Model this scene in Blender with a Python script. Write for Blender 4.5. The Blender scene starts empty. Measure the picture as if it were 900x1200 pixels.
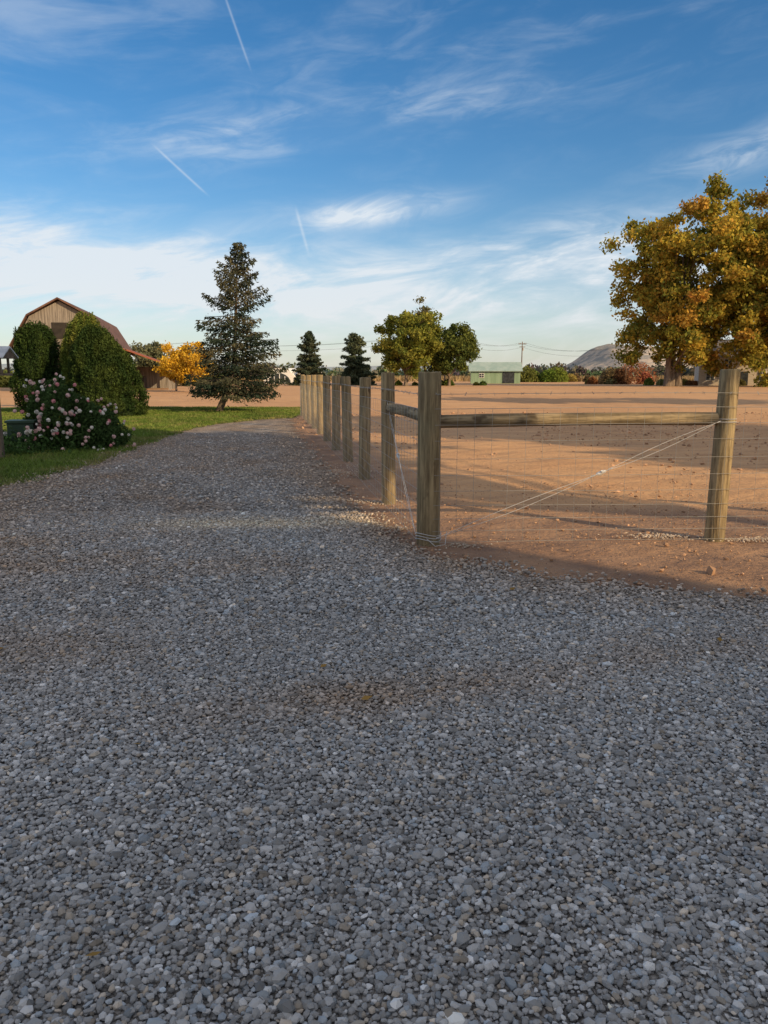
import bpy, math, numpy as np
from mathutils import Vector
rng = np.random.default_rng(7)
R = math.radians
SC = bpy.context.scene
SC.view_settings.view_transform = 'Standard'
SC.view_settings.look = 'None'
SC.view_settings.exposure = 0
COL = SC.collection

# ------------------------------------------------------------------ helpers
def link(o, parent=None):
    COL.objects.link(o)
    if parent is not None: o.parent = parent
    return o

def empty(name, loc=(0,0,0)):
    o = bpy.data.objects.new(name, None); o.location = loc
    o.empty_display_size = .3
    return link(o)

def np_mesh(name, V, F, mat, col=None, parent=None, smooth=False, loc=None, attrs=None):
    V = np.ascontiguousarray(V, dtype=np.float32).reshape(-1,3); F = np.ascontiguousarray(F, dtype=np.int32)
    me = bpy.data.meshes.new(name)
    me.vertices.add(len(V)); me.vertices.foreach_set('co', V.ravel())
    me.loops.add(F.size); me.loops.foreach_set('vertex_index', F.ravel())
    me.polygons.add(len(F)); me.polygons.foreach_set('loop_start', np.arange(0, F.size, F.shape[1], dtype=np.int32))
    me.update(calc_edges=True)
    me.polygons.foreach_set('use_smooth', np.full(len(F), smooth, dtype=bool))
    if col is not None:
        a = me.color_attributes.new('Col','FLOAT_COLOR','POINT')
        c = np.ones((len(V),4), dtype=np.float32); c[:,:3] = col
        a.data.foreach_set('color', c.ravel())
    for k,v in (attrs or {}).items():
        a = me.attributes.new(k,'FLOAT','POINT'); a.data.foreach_set('value', np.asarray(v,dtype=np.float32).ravel())
    me.materials.append(mat)
    o = bpy.data.objects.new(name, me)
    if loc is not None: o.location = loc
    return link(o, parent)

class MB:
    """list based mesh builder with several materials"""
    def __init__(s): s.v=[]; s.f=[]; s.m=[]
    def add(s, V, F, m=0):
        b=len(s.v); s.v += [tuple(map(float,p)) for p in V]; s.f += [tuple(b+i for i in f) for f in F]; s.m += [m]*len(F)
    def box(s, c, d, m=0, rz=0.0):
        c=np.array(c); d=np.array(d)/2
        P=[(x,y,z) for z in(-1,1) for y in(-1,1) for x in(-1,1)]
        cs,sn=math.cos(rz),math.sin(rz)
        V=[]
        for p in P:
            q=np.array(p)*d; V.append((c[0]+q[0]*cs-q[1]*sn, c[1]+q[0]*sn+q[1]*cs, c[2]+q[2]))
        s.add(V,[(0,2,3,1),(4,5,7,6),(0,1,5,4),(2,6,7,3),(0,4,6,2),(1,3,7,5)],m)
    def tube(s, P, r, seg=8, m=0, cap=True, jit=0.0):
        P=[np.array(p,float) for p in P]
        if np.isscalar(r): r=[r]*len(P)
        V=[];F=[]
        for i,p in enumerate(P):
            d = P[min(i+1,len(P)-1)]-P[max(i-1,0)]; d/= (np.linalg.norm(d)+1e-9)
            a = np.array((0,0,1.)) if abs(d[2])<.9 else np.array((1.,0,0))
            u=np.cross(d,a); u/=np.linalg.norm(u); w=np.cross(d,u)
            for k in range(seg):
                t=2*math.pi*k/seg; rr=r[i]*(1+jit*rng.uniform(-1,1))
                V.append(p+rr*(math.cos(t)*u+math.sin(t)*w))
        for i in range(len(P)-1):
            for k in range(seg):
                F.append((i*seg+k,i*seg+(k+1)%seg,(i+1)*seg+(k+1)%seg,(i+1)*seg+k))
        if cap:
            F.append(tuple(range(seg))); F.append(tuple(reversed([(len(P)-1)*seg+k for k in range(seg)])))
        s.add(V,F,m)
    def obj(s, name, mats, parent=None, smooth=False, bevel=0, loc=None, rz=0):
        me=bpy.data.meshes.new(name); me.from_pydata(s.v,[],s.f)
        for m in mats: me.materials.append(m)
        me.polygons.foreach_set('material_index', np.array(s.m,dtype=np.int32))
        me.polygons.foreach_set('use_smooth', np.full(len(s.f),smooth,dtype=bool))
        me.update()
        o=bpy.data.objects.new(name,me)
        if loc is not None: o.location=loc
        o.rotation_euler[2]=rz
        link(o,parent)
        if bevel:
            b=o.modifiers.new('bevel','BEVEL'); b.width=bevel; b.segments=2; b.limit_method='ANGLE'
        return o

def vn(x, y, s=1.0, seed=0):
    x=np.asarray(x,float)*s+seed*17.3+1000; y=np.asarray(y,float)*s+seed*9.7+1000
    xi=np.floor(x).astype(np.int64); yi=np.floor(y).astype(np.int64); fx=x-xi; fy=y-yi
    fx=fx*fx*(3-2*fx); fy=fy*fy*(3-2*fy)
    def h(a,b):
        n=(a*374761393+b*668265263+seed*982451653)&0x7fffffff
        n=((n^(n>>13))*1274126177)&0x7fffffff
        return ((n^(n>>16))&0xffff)/65535.
    return (h(xi,yi)*(1-fx)+h(xi+1,yi)*fx)*(1-fy)+(h(xi,yi+1)*(1-fx)+h(xi+1,yi+1)*fx)*fy
def fbm(x,y,s=1.0,seed=0,o=4):
    t=0;a=.5;n=0
    for i in range(o):
        t=t+a*vn(x,y,s*2**i,seed+i); n+=a; a*=.5
    return t/n

# ------------------------------------------------------------------ node helpers
class E:
    nt=None
    def __init__(s,k): s.k=k
    @staticmethod
    def op(o,*a,clamp=False):
        n=E.nt.nodes.new('ShaderNodeMath'); n.operation=o; n.use_clamp=clamp
        for i,x in enumerate(a):
            if isinstance(x,E): E.nt.links.new(x.k,n.inputs[i])
            else: n.inputs[i].default_value=float(x)
        return E(n.outputs[0])
    def __add__(s,o): return E.op('ADD',s,o)
    __radd__=__add__
    def __sub__(s,o): return E.op('SUBTRACT',s,o)
    def __rsub__(s,o): return E.op('SUBTRACT',o,s)
    def __mul__(s,o): return E.op('MULTIPLY',s,o)
    __rmul__=__mul__
    def __truediv__(s,o): return E.op('DIVIDE',s,o)
    def clamp(s): return E.op('ADD',s,0,clamp=True)
def smooth(x,a,b):
    n=E.nt.nodes.new('ShaderNodeMapRange'); n.interpolation_type='SMOOTHSTEP'
    E.nt.links.new(x.k,n.inputs[0]); n.inputs[1].default_value=a; n.inputs[2].default_value=b
    return E(n.outputs[0])
def node(t,**kw):
    n=E.nt.nodes.new(t)
    for k,v in kw.items(): setattr(n,k,v)
    return n
def L(a,b): E.nt.links.new(a.k if isinstance(a,E) else a,b)
def noise(vec,scale,detail=4,rough=.55,dist=0):
    n=node('ShaderNodeTexNoise'); n.inputs['Scale'].default_value=scale; n.inputs['Detail'].default_value=detail
    n.inputs['Roughness'].default_value=rough; n.inputs['Distortion'].default_value=dist
    if vec is not None: L(vec,n.inputs['Vector'])
    return E(n.outputs[0])
def mix(f,a,b,mode='MIX'):
    n=node('ShaderNodeMix',data_type='RGBA',blend_type=mode)
    for v,i in ((f,0),(a,6),(b,7)):
        if isinstance(v,(int,float)): n.inputs[i].default_value=v
        elif isinstance(v,tuple): n.inputs[i].default_value=(*v,1)
        else: L(v,n.inputs[i])
    return n.outputs[2]
def newmat(name):
    m=bpy.data.materials.new(name); m.use_nodes=True; E.nt=m.node_tree
    b=m.node_tree.nodes['Principled BSDF']; b.inputs['Specular IOR Level'].default_value=.25
    return m,b
def objco(scale=(1,1,1)):
    t=node('ShaderNodeTexCoord'); mp=node('ShaderNodeMapping'); mp.inputs['Scale'].default_value=scale
    L(t.outputs['Object'],mp.inputs[0]); return mp.outputs[0]
def bump(b,h,dist,strength=1):
    n=node('ShaderNodeBump'); n.inputs['Distance'].default_value=dist; n.inputs['Strength'].default_value=strength
    L(h,n.inputs['Height']); L(n.outputs[0],b.inputs['Normal'])
def M(name,c1,c2,scale=5,stretch=(1,1,1),rough=.8,bd=0,metal=0,contrast=(.35,.65)):
    m,b=newmat(name); v=objco(stretch); n=noise(v,scale,4,.6)
    L(mix(smooth(n,*contrast),c1,c2),b.inputs['Base Color'])
    b.inputs['Roughness'].default_value=rough; b.inputs['Metallic'].default_value=metal
    if bd: bump(b,n,bd)
    return m
def colmat(name,rough=.85,transl=0):
    m,b=newmat(name); a=node('ShaderNodeAttribute',attribute_name='Col')
    L(a.outputs['Color'],b.inputs['Base Color']); b.inputs['Roughness'].default_value=rough
    if transl:
        t=node('ShaderNodeBsdfTranslucent'); L(a.outputs['Color'],t.inputs[0])
        d=node('ShaderNodeBsdfDiffuse'); L(a.outputs['Color'],d.inputs[0])
        mx=node('ShaderNodeMixShader'); mx.inputs[0].default_value=transl
        L(d.outputs[0],mx.inputs[1]); L(t.outputs[0],mx.inputs[2])
        L(mx.outputs[0],m.node_tree.nodes['Material Output'].inputs[0])
    return m
def comb(a,b,c=0.0):
    n=node('ShaderNodeCombineXYZ')
    for i,q in enumerate((a,b,c)):
        if isinstance(q,E): L(q,n.inputs[i])
        else: n.inputs[i].default_value=q
    return n.outputs[0]

# ------------------------------------------------------------------ light / world
SX,SY=.75,-.66
SUN_AZ = math.atan2(SX,SY)      # compass style: angle from +Y towards +X
SUN_EL = R(24)
sd = Vector((math.sin(SUN_AZ)*math.cos(SUN_EL), math.cos(SUN_AZ)*math.cos(SUN_EL), math.sin(SUN_EL)))
sun = bpy.data.lights.new('sun','SUN'); sun.energy=5; sun.angle=R(.5); sun.color=(1,.73,.41)
so = link(bpy.data.objects.new('sun',sun)); so.location=(20,-20,30)
so.rotation_euler = sd.to_track_quat('Z','Y').to_euler()

W=bpy.data.worlds.new('World'); SC.world=W; W.use_nodes=True; E.nt=W.node_tree
W.node_tree.nodes.clear()
sky=node('ShaderNodeTexSky',sky_type='NISHITA'); sky.sun_disc=False; sky.sun_elevation=SUN_EL; sky.sun_rotation=SUN_AZ
sky.air_density=1.0; sky.dust_density=.8; sky.ozone_density=3.0
tc=node('ShaderNodeTexCoord'); sx=node('ShaderNodeSeparateXYZ'); L(tc.outputs['Generated'],sx.inputs[0])
X,Y,Z=E(sx.outputs[0]),E(sx.outputs[1]),E(sx.outputs[2])
az=E.op('ARCTAN2',X,Y); el=E.op('ARCSINE',Z)
def gauss(a0,e0,sa,se,rot=0,p=2):
    c,s=math.cos(rot),math.sin(rot)
    dx=az-a0; dy=el-e0
    u=(dx*c+dy*s)/sa; v=(dy*c-dx*s)/se
    u=E.op('ABSOLUTE',u)
    return E.op('EXPONENT',(E.op('POWER',u,p)+v*v)*-1)
def seg(a1,e1,a2,e2,w):
    return gauss((a1+a2)/2,(e1+e2)/2,math.hypot(a2-a1,e2-e1)/2,w,math.atan2(e2-e1,a2-a1),6)
rot=.12
ca,sa_=math.cos(rot),math.sin(rot)
ra=az*ca+el*sa_; re=el*ca-az*sa_
n1=noise(comb(ra*2.2,re*9),2.2,6,.6,.6)       # wisps, long horizontally
n2=noise(comb(ra*7,re*24,3.0),1.6,5,.6,.8)
w=smooth(n1,.36,.68); w2=smooth(n2,.33,.72)
veil=E.op('EXPONENT',E.op('POWER',E.op('MAXIMUM',el,0)/.115,2)*-1)
cl = gauss(-.36,.120,.32,.054,-.05)*(.30+w*.95)*(.45+.75*w2)*1.30
cl = cl + gauss(.02,.105,.30,.030,0.0)*(.2+w)*.65
cl = cl + gauss(.34,.105,.25,.030,0.05)*(.3+w)*(.5+w2)*.55
cl = cl + gauss(-.012,.198,.085,.014,.10)*(.35+w2)*.85
cl = cl + gauss(-.045,.190,.040,.012,.10)*(.5+w2*.6)*.55
cl = cl + gauss(.24,.150,.20,.030,.08)*(w*.9+.2)*(.35+w2)*.85
cl = cl + gauss(.43,.245,.09,.018,.18)*(w2+.1)*.6
cl = cl + gauss(-.10,.285,.22,.022,.15)*(w+.2)*(.3+w2)*.42
cl = cl + gauss(.12,.36,.5,.10,.1)*w*w2*.20
cl = cl + gauss(-.42,.40,.25,.08,.1)*w*.30
cl = cl + seg(-.187,.412,-.160,.346,.0013)*.24
cl = cl + seg(-.271,.2576,-.217,.2133,.0013)*.32
cl = cl + seg(-.108,.198,-.0945,.150,.0018)*.28
high_fill = smooth(el,.46,.75)*(.35+.5*w)            # cirrus added overhead, out of frame, as warm fill light
back_fill = smooth(Y*-1,-.1,.5)*(.3+.6*w)*smooth(el,.0,.2)  # bright cloud added behind the camera as fill light
cl = cl + veil*(.42+.38*w)
cl=E.op('MINIMUM',cl+E.op('MAXIMUM',high_fill,back_fill),.93)
lowwarm=E.op('EXPONENT',E.op('MAXIMUM',el,0)/-.06)
ccol=mix(lowwarm.clamp(),(.78,.85,.92),(.89,.84,.76))
litc=E.op('MAXIMUM',smooth(el,.5,.8),smooth(Y*-1,-.1,.5))
ccol=mix(litc,ccol,(.93,.85,.76))  # warm tint for the added fill clouds
hs=node('ShaderNodeHueSaturation'); hs.inputs['Saturation'].default_value=1.30; L(sky.outputs[0],hs.inputs['Color'])
b1=node('ShaderNodeBackground'); L(hs.outputs[0],b1.inputs[0]); b1.inputs[1].default_value=.125
b2=node('ShaderNodeBackground'); L(ccol,b2.inputs[0]); b2.inputs[1].default_value=.98
ms=node('ShaderNodeMixShader'); L(cl,ms.inputs[0]); L(b1.outputs[0],ms.inputs[1]); L(b2.outputs[0],ms.inputs[2])
wo=node('ShaderNodeOutputWorld'); L(ms.outputs[0],wo.inputs[0])
W.cycles.sampling_method='MANUAL'; W.cycles.sample_map_resolution=512

# ------------------------------------------------------------------ camera
cam=bpy.data.cameras.new('camera'); co=link(bpy.data.objects.new('camera',cam)); SC.camera=co
co.location=(0,0,1.5); co.rotation_euler=(R(90-10.08),0,0)
cam.sensor_fit='VERTICAL'; cam.sensor_height=36; cam.lens=27; cam.clip_start=.05; cam.clip_end=8000

# ------------------------------------------------------------------ regions
GR=np.array([(-3.6,29.6),(-4.4,26.5),(-5.6,24),(-5.7,21),(-5.35,16),(-5.2,12.5),(-5.4,9.5),(-7.5,7.2),(-14,5.5),(-30,4),(-30,-20),(30,-20),(30,3.6),
             (12,4.2),(6,4.65),(2.64,5.1),(1.19,5.5),(.35,6.35),(.0,7.2),(-.25,8.4),(-.7,10.5),(-1.1,13),(-1.6,16),(-2.4,21),(-3.2,26.5),(-3.4,29.6)])
LW=np.array([(-3.3,27.6),(-3.2,31),(-3.9,36.5),(-60,39),(-60,4.5),(-14,6.4),(-7.2,8.2),(-5.15,10.2),(-5.0,12.5),(-5.15,16),(-5.5,21),(-5.3,24),(-4.2,26.7)])
def inpoly(P,x,y):
    ins=np.zeros(x.shape,bool); n=len(P)
    for i in range(n):
        x1,y1=P[i];x2,y2=P[(i+1)%n]
        c=((y1>y)!=(y2>y))&(x<(x2-x1)*(y-y1)/((y2-y1) if y2!=y1 else 1e-9)+x1); ins^=c
    return ins
def sdist(P,x,y):
    d=np.full(x.shape,1e9); n=len(P)
    for i in range(n):
        a=P[i];b=P[(i+1)%n]; ab=b-a; t=np.clip(((x-a[0])*ab[0]+(y-a[1])*ab[1])/(ab@ab),0,1)
        d=np.minimum(d,np.hypot(x-a[0]-t*ab[0],y-a[1]-t*ab[1]))
    return np.where(inpoly(P,x,y),d,-d)
def edge_noise(x,y,seed): return (fbm(x,y,1.3,seed,4)-.5)*.9
def sheet(name,P,xr,yr,z,mat,colf,margin=.5,parent=None):
    nx,ny=len(xr),len(yr); gx,gy=np.meshgrid(xr,yr)
    d=sdist(P,gx,gy)
    V=np.stack([gx,gy,np.full_like(gx,z)],-1).reshape(-1,3)
    i=np.arange(ny-1)[:,None]*nx+np.arange(nx-1)[None]
    F=np.stack([i,i+1,i+nx+1,i+nx],-1).reshape(-1,4)
    keep=(d.reshape(-1)[F].max(1)>-margin); F=F[keep]
    used,inv=np.unique(F,return_inverse=True); F=inv.reshape(-1,4)
    V=V[used]; return np_mesh(name,V,F,mat,col=colf(V[:,0],V[:,1]),attrs={'edge':d.reshape(-1)[used]},parent=parent,smooth=True)

def G2(x,y,x0,y0,sx_,sy_,r=0):
    c,s=math.cos(r),math.sin(r); dx=x-x0;dy=y-y0
    return np.exp(-((dx*c+dy*s)/sx_)**2-((dy*c-dx*s)/sy_)**2)
def gravel_dust_and_pale(x,y):
    """amount of brown fines, amount of pale sand painted sunlit"""
    n=fbm(x,y,1.1,5,4); n2=fbm(x,y,3.5,11,3)
    d=.55*G2(x,y,-.35,3.35,.75,.22,.15)+.5*G2(x,y,-2.0,4.1,.7,.5)+.4*G2(x,y,.5,3.6,.9,.2,.3)
    d=d+.9*G2(x,y,-4.9,8.2,1.6,1.5)+.7*G2(x,y,-3.6,5.8,1.4,1.1)
    d=d*(.35+1.3*n2)
    d=d+np.clip((n-.55)*2.0,0,.45)
    d=d+np.clip((y-7)/9,0,.75)*(.4+n)
    e=sdist(GR,x,y); d=d+np.clip(1-e/.8,0,1)*.7
    s=1.0*G2(x,y,-1.15,7.75,1.1,.28,.05)*(.3+1.3*n2)  # pale streak: sand, with its sunlit brightness put into the colour
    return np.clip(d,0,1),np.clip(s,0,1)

# ------------------------------------------------------------------ ground (one sheet to the horizon)
m,b=newmat('field_soil')
v=objco(); nA=noise(v,.07,4,.6); nB=noise(v,1.3,6,.65); nC=noise(v,14,4,.7); nD=noise(objco((.12,1.2,1)),1.6,4,.6)
sp=node('ShaderNodeSeparateXYZ'); L(v,sp.inputs[0]); px_,py_=E(sp.outputs[0]),E(sp.outputs[1])
rad=E.op('SQRT',(px_-26)*(px_-26)+(py_+22)*(py_+22))          # harrow / drag arcs
nR=noise(comb(rad*1.5,nA*3.0,0.0),1.3,4,.6)
base=mix(smooth(nB,.3,.7),(.57,.335,.17),(.46,.265,.135))
base=mix(smooth(nA,.4,.65)*.5,base,(.62,.39,.21))
base=mix(smooth(nD,.45,.62)*.35,base,(.38,.21,.11))
base=mix(smooth(nR,.46,.6)*.45,base,(.38,.22,.12))
base=mix(smooth(nC,.5,.75)*.35,base,(.28,.17,.10))
a=node('ShaderNodeAttribute',attribute_name='near')     # dirt around the fence, darkened to paint in its shade
base=mix(E(a.outputs['Fac']),base,mix(smooth(nB,.35,.65),(.33,.205,.13),(.21,.13,.09)))
a2=node('ShaderNodeAttribute',attribute_name='far')
base=mix(E(a2.outputs['Fac'])*smooth(nA,.3,.5),base,(.16,.16,.07))
L(base,b.inputs['Base Color']); b.inputs['Roughness'].default_value=.95
bump(b,nB*.5+nC*.35+nD*.5+nR*.6,.09,1)
MAT_SOIL=m
k=np.linspace(-1,1,421); ax=np.sinh(k*7.6)/np.sinh(7.6)*4000
k=np.linspace(-1,1,501); ay=12+np.sinh(k*7.9)/np.sinh(7.9)*5000
gx,gy=np.meshgrid(ax,ay)
flat=np.maximum(np.clip((sdist(GR,gx,gy)+.3)/.3,0,1),np.clip((sdist(LW,gx,gy)+.3)/.3,0,1))
h=(fbm(gx,gy,1.4,21,4)-.5)*.08+(fbm(gx,gy,.35,31,3)-.5)*.12
h=h*(1-flat)*np.clip((120-gy)/60,.0,1)*np.clip((gy+30)/20,0,1)
xf=.4-.155*(gy-6.8)
nearf=np.clip(1-np.maximum(0,gx-xf-.2)/.9,0,1)*(gx>xf-3)*(gy<31)*(gy>3)
yb=6.8+.07*(gx-.4)
nearb=np.clip(1-np.maximum(0,gy-yb-.9)/1.4,0,1)*(gy>-30)
near=np.clip(np.maximum(nearf,nearb)*(.7+.6*fbm(gx,gy,1.5,41)),0,1)
h=h*(1-.75*near)-.003
V=np.stack([gx,gy,h],-1).reshape(-1,3)
i=np.arange(len(ay)-1)[:,None]*len(ax)+np.arange(len(ax)-1)[None]
F=np.stack([i,i+1,i+len(ax)+1,i+len(ax)],-1).reshape(-1,4)
far=np.clip((gy-215)/30,0,1); far=np.maximum(far,np.clip((-gx-60)/30,0,1)); far=np.maximum(far,np.clip((-25-gy)/5,0,1))
np_mesh('ground',V,F,MAT_SOIL,smooth=True,attrs={'near':near.ravel(),'far':far.ravel()})

# ------------------------------------------------------------------ gravel driveway
m,b=newmat('gravel_bed')
v=objco(); vo=node('ShaderNodeTexVoronoi'); vo.inputs['Scale'].default_value=46; L(v,vo.inputs['Vector'])
vo2=node('ShaderNodeTexVoronoi',feature='DISTANCE_TO_EDGE'); vo2.inputs['Scale'].default_value=46; L(v,vo2.inputs['Vector'])
sv=node('ShaderNodeSeparateXYZ'); L(vo.outputs['Color'],sv.inputs[0])
a=node('ShaderNodeAttribute',attribute_name='Col'); nG=noise(objco((1,.35,1)),2.5,5,.65)
g=mix(E(sv.outputs[0]),(.45,.45,.45),(1.35,1.35,1.35))
c=mix(1.0,a.outputs['Color'],g,'MULTIPLY')
c=mix(1.0,c,mix(smooth(nG,.35,.65),(.72,.70,.68),(1.12,1.1,1.08)),'MULTIPLY')
c=mix(smooth(E(vo2.outputs['Distance']),.0,.10),mix(1.0,c,(.5,.48,.46),'MULTIPLY'),c)
L(c,b.inputs['Base Color']); b.inputs['Roughness'].default_value=.85
bump(b,E.op('MINIMUM',E(vo2.outputs['Distance']),.3)+E(sv.outputs[1])*.3,.02,1)
ed=node('ShaderNodeAttribute',attribute_name='edge')
al=E.op('GREATER_THAN',E(ed.outputs['Fac'])+(noise(v,1.6,3,.6)-.5)*1.0+(noise(v,30,2,.6)-.5)*.7,0.0)
L(al,b.inputs['Alpha'])
MAT_GB=m
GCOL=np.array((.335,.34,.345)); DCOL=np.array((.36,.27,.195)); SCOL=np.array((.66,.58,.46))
def gcol(x,y):
    d,s=gravel_dust_and_pale(x,y); n=.85+.3*fbm(x,y,.8,61,3)
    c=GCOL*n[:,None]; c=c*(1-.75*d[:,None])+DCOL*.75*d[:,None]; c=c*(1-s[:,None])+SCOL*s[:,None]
    return c
drive=empty('gravel_driveway')
xs=np.concatenate([np.arange(-30,-7,1.0),np.arange(-7,7,.11),np.arange(7,30.5,1.)]); ys=np.concatenate([np.arange(-20,0,1.),np.arange(0,30,.11)])
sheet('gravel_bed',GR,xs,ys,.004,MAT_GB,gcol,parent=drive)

ico_t=(1+5**.5)/2
IV=np.array([(-1,ico_t,0),(1,ico_t,0),(-1,-ico_t,0),(1,-ico_t,0),(0,-1,ico_t),(0,1,ico_t),(0,-1,-ico_t),(0,1,-ico_t),(ico_t,0,-1),(ico_t,0,1),(-ico_t,0,-1),(-ico_t,0,1)],float)/math.hypot(1,ico_t)
IF=np.array([(0,11,5),(0,5,1),(0,1,7),(0,7,10),(0,10,11),(1,5,9),(5,11,4),(11,10,2),(10,7,6),(7,1,8),(3,9,4),(3,4,2),(3,2,6),(3,6,8),(3,8,9),(4,9,5),(2,4,11),(6,2,10),(8,6,7),(9,8,1)])
OV=np.array([(1,0,0),(0,1,0),(-1,0,0),(0,-1,0),(0,0,1),(0,0,-1)],float)
OF=np.array([(0,1,4),(1,2,4),(2,3,4),(3,0,4),(1,0,5),(2,1,5),(3,2,5),(0,3,5)])
def stones(name,px,py,pz,rad,colr,mat,parent,TV=IV,TF=IF,flat=.62,jit=.22,smooth=False):
    n=len(px); V=np.repeat(TV[None],n,0)*(1+rng.uniform(-jit,jit,(n,len(TV),1)))
    sc=rad[:,None]*np.stack([rng.uniform(.85,1.35,n),rng.uniform(.7,1.0,n),rng.uniform(flat*.7,flat*1.3,n)],-1)
    V=V*sc[:,None]
    th=rng.uniform(0,2*np.pi,n); ti=rng.normal(0,.35,n)
    c,s=np.cos(ti)[:,None],np.sin(ti)[:,None]; y=V[...,1]*c-V[...,2]*s; z=V[...,1]*s+V[...,2]*c
    c,s=np.cos(th)[:,None],np.sin(th)[:,None]; x=V[...,0]*c-y*s; y2=V[...,0]*s+y*c
    V=np.stack([x+px[:,None],y2+py[:,None],z+pz[:,None]],-1)
    F=(TF[None]+np.arange(n)[:,None,None]*len(TV)).reshape(-1,3)
    np_mesh(name,V.reshape(-1,3),F,mat,col=np.repeat(colr,len(TV),0),parent=parent,smooth=smooth)
MAT_ST=colmat('stone_grey',.75)
def scatter(y0,y1,g,wx=.62,wa=.9):
    ys=np.arange(y0,y1,g); xm=wx*y1+wa; xs=np.arange(-xm,xm,g)
    X_,Y_=np.meshgrid(xs,ys); X_=X_.ravel()+rng.uniform(-.55,.55,X_.size)*g; Y_=Y_.ravel()+rng.uniform(-.55,.55,Y_.size)*g
    k=np.abs(X_)<wx*Y_+wa; return X_[k],Y_[k]
for nm,y0,y1,g,rr,T in (('gravel_near',.9,4.6,.0142,.0090,1),('gravel_mid',4.6,8.4,.0215,.0115,1),('gravel_far',8.4,20,.042,.016,0)):
    x,y=scatter(y0,y1,g)
    e=sdist(GR,x,y)+edge_noise(x,y,3)*.55+rng.normal(0,.16,len(x))
    d,s=gravel_dust_and_pale(x,y)
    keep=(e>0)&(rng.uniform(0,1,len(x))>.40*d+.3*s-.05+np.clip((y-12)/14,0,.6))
    x,y=x[keep],y[keep]; n=len(x); d,s=d[keep],s[keep]
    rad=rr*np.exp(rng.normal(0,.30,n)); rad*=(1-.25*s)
    z=.004+rad*.25+rng.uniform(0,.008,n)
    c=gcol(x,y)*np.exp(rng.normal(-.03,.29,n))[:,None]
    tint=rng.uniform(0,1,n)
    c[tint<.10]*=(1.12,.98,.82); c[tint>.9]*=(.9,1.,1.10)
    c[(tint>.40)&(tint<.42)]*=1.35
    stones(nm,x,y,z,rad,np.clip(c,.02,.8),MAT_ST,drive,*( (IV,IF) if T else (OV,OF)))

# clods on the dirt and field
clod=empty('soil_clods')
for nm,y0,y1,g,rr in (('clods_near',4.5,12,.085,.0095),('clods_field',12,32,.22,.022)):
    x,y=scatter(y0,y1,g)
    e=np.maximum(sdist(GR,x,y),sdist(LW,x,y)); k=(e<-.05)&(rng.uniform(0,1,len(x))<.15+.85*fbm(x,y,1.2,71)**1.5)
    x,y=x[k],y[k]; n=len(x); rad=rr*np.exp(rng.normal(-.2,.5,n))
    c=np.array((.38,.23,.14))*np.exp(rng.normal(0,.22,n))[:,None]
    stones(nm,x,y,rad*.1,rad,c,MAT_ST,clod,jit=.32)
x0=[];
for cx,cy,sx_,sy_,nn in ((2.62,7.12,.17,.07,190),(3.42,6.95,.22,.05,190),(-.15,9.1,.15,.1,120),(-.6,12.1,.3,.5,400),(.72,6.72,.12,.06,60)):
    x0.append(np.stack([rng.normal(cx,sx_,nn),rng.normal(cy,sy_,nn)],-1))
x0=np.concatenate(x0); n=len(x0)
stones('pale_crumbs',x0[:,0],x0[:,1],np.full(n,.006),rng.uniform(.005,.014,n),np.array((.48,.40,.32))*rng.uniform(.7,1.2,(n,1)),MAT_ST,clod)

# ------------------------------------------------------------------ lawn
m,b=newmat('lawn_grass')
v=objco(); a=node('ShaderNodeAttribute',attribute_name='Col'); n_=noise(v,9,5,.7); nn_=noise(v,60,2,.7)
L(mix(1.0,a.outputs['Color'],mix(smooth(n_,.3,.7),(.6,.6,.6),(1.35,1.3,1.1)),'MULTIPLY'),b.inputs['Base Color']); b.inputs['Roughness'].default_value=.9
bump(b,n_*.5+nn_*.5,.05,1)
ed=node('ShaderNodeAttribute',attribute_name='edge')
L(E.op('GREATER_THAN',E(ed.outputs['Fac'])+(noise(v,1.3,4,.65)-.5)*1.1+(noise(v,25,2,.6)-.5)*.6,0.0),b.inputs['Alpha'])
def lcol(x,y):
    n=fbm(x,y,.7,81,4); n2=fbm(x,y,2.5,85,3)
    g=np.array((.13,.185,.04)); dry=np.array((.30,.24,.11)); dk=np.array((.085,.13,.03))
    t=np.clip((n-.5)*3,0,1)[:,None]; u=np.clip((n2-.50)*3+np.clip(1-sdist(LW,x,y)/.7,0,1)*.5,0,1)[:,None]
    return (g*(1-t)+dk*t)*(1-.6*u)+dry*.6*u
lawn=empty('lawn')
xs=np.concatenate([np.arange(-60,-16,2.),np.arange(-16,-2.5,.2)]); ys=np.arange(4,40,.2)
sheet('lawn_surface',LW,xs,ys,.008,m,lcol,parent=lawn)
def blades(name,x,y,hh,ww,col,parent,mat,z=0):
    n=len(x); th=rng.uniform(0,2*np.pi,n); lean=rng.normal(0,.45,(n,2))*hh[:,None]
    dx,dy=np.cos(th)*ww,np.sin(th)*ww
    V=np.stack([np.stack([x-dx,y-dy,np.full(n,z)],-1),np.stack([x+dx,y+dy,np.full(n,z)],-1),np.stack([x+lean[:,0],y+lean[:,1],z+hh],-1)],1)
    np_mesh(name,V.reshape(-1,3),np.arange(3*n).reshape(-1,3),mat,col=np.repeat(col,3,0),parent=parent)
MAT_LEAF=colmat('leaf',.7,.35)
MAT_GRASS=colmat('grass_blade',.8,.3)
x=rng.uniform(-17,-2.8,230000); y=6+32*rng.uniform(0,1,230000)**1.3
e=sdist(LW,x,y)+edge_noise(x,y,7)*.8; k=(e>-.02)&(np.abs(x)<.62*y+2); x,y=x[k],y[k]; n=len(x)
blades('grass_blades',x,y,rng.uniform(.03,.075,n),.004+.0006*y,lcol(x,y)*rng.uniform(.7,1.6,(n,1)),lawn,MAT_GRASS,.008)

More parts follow.
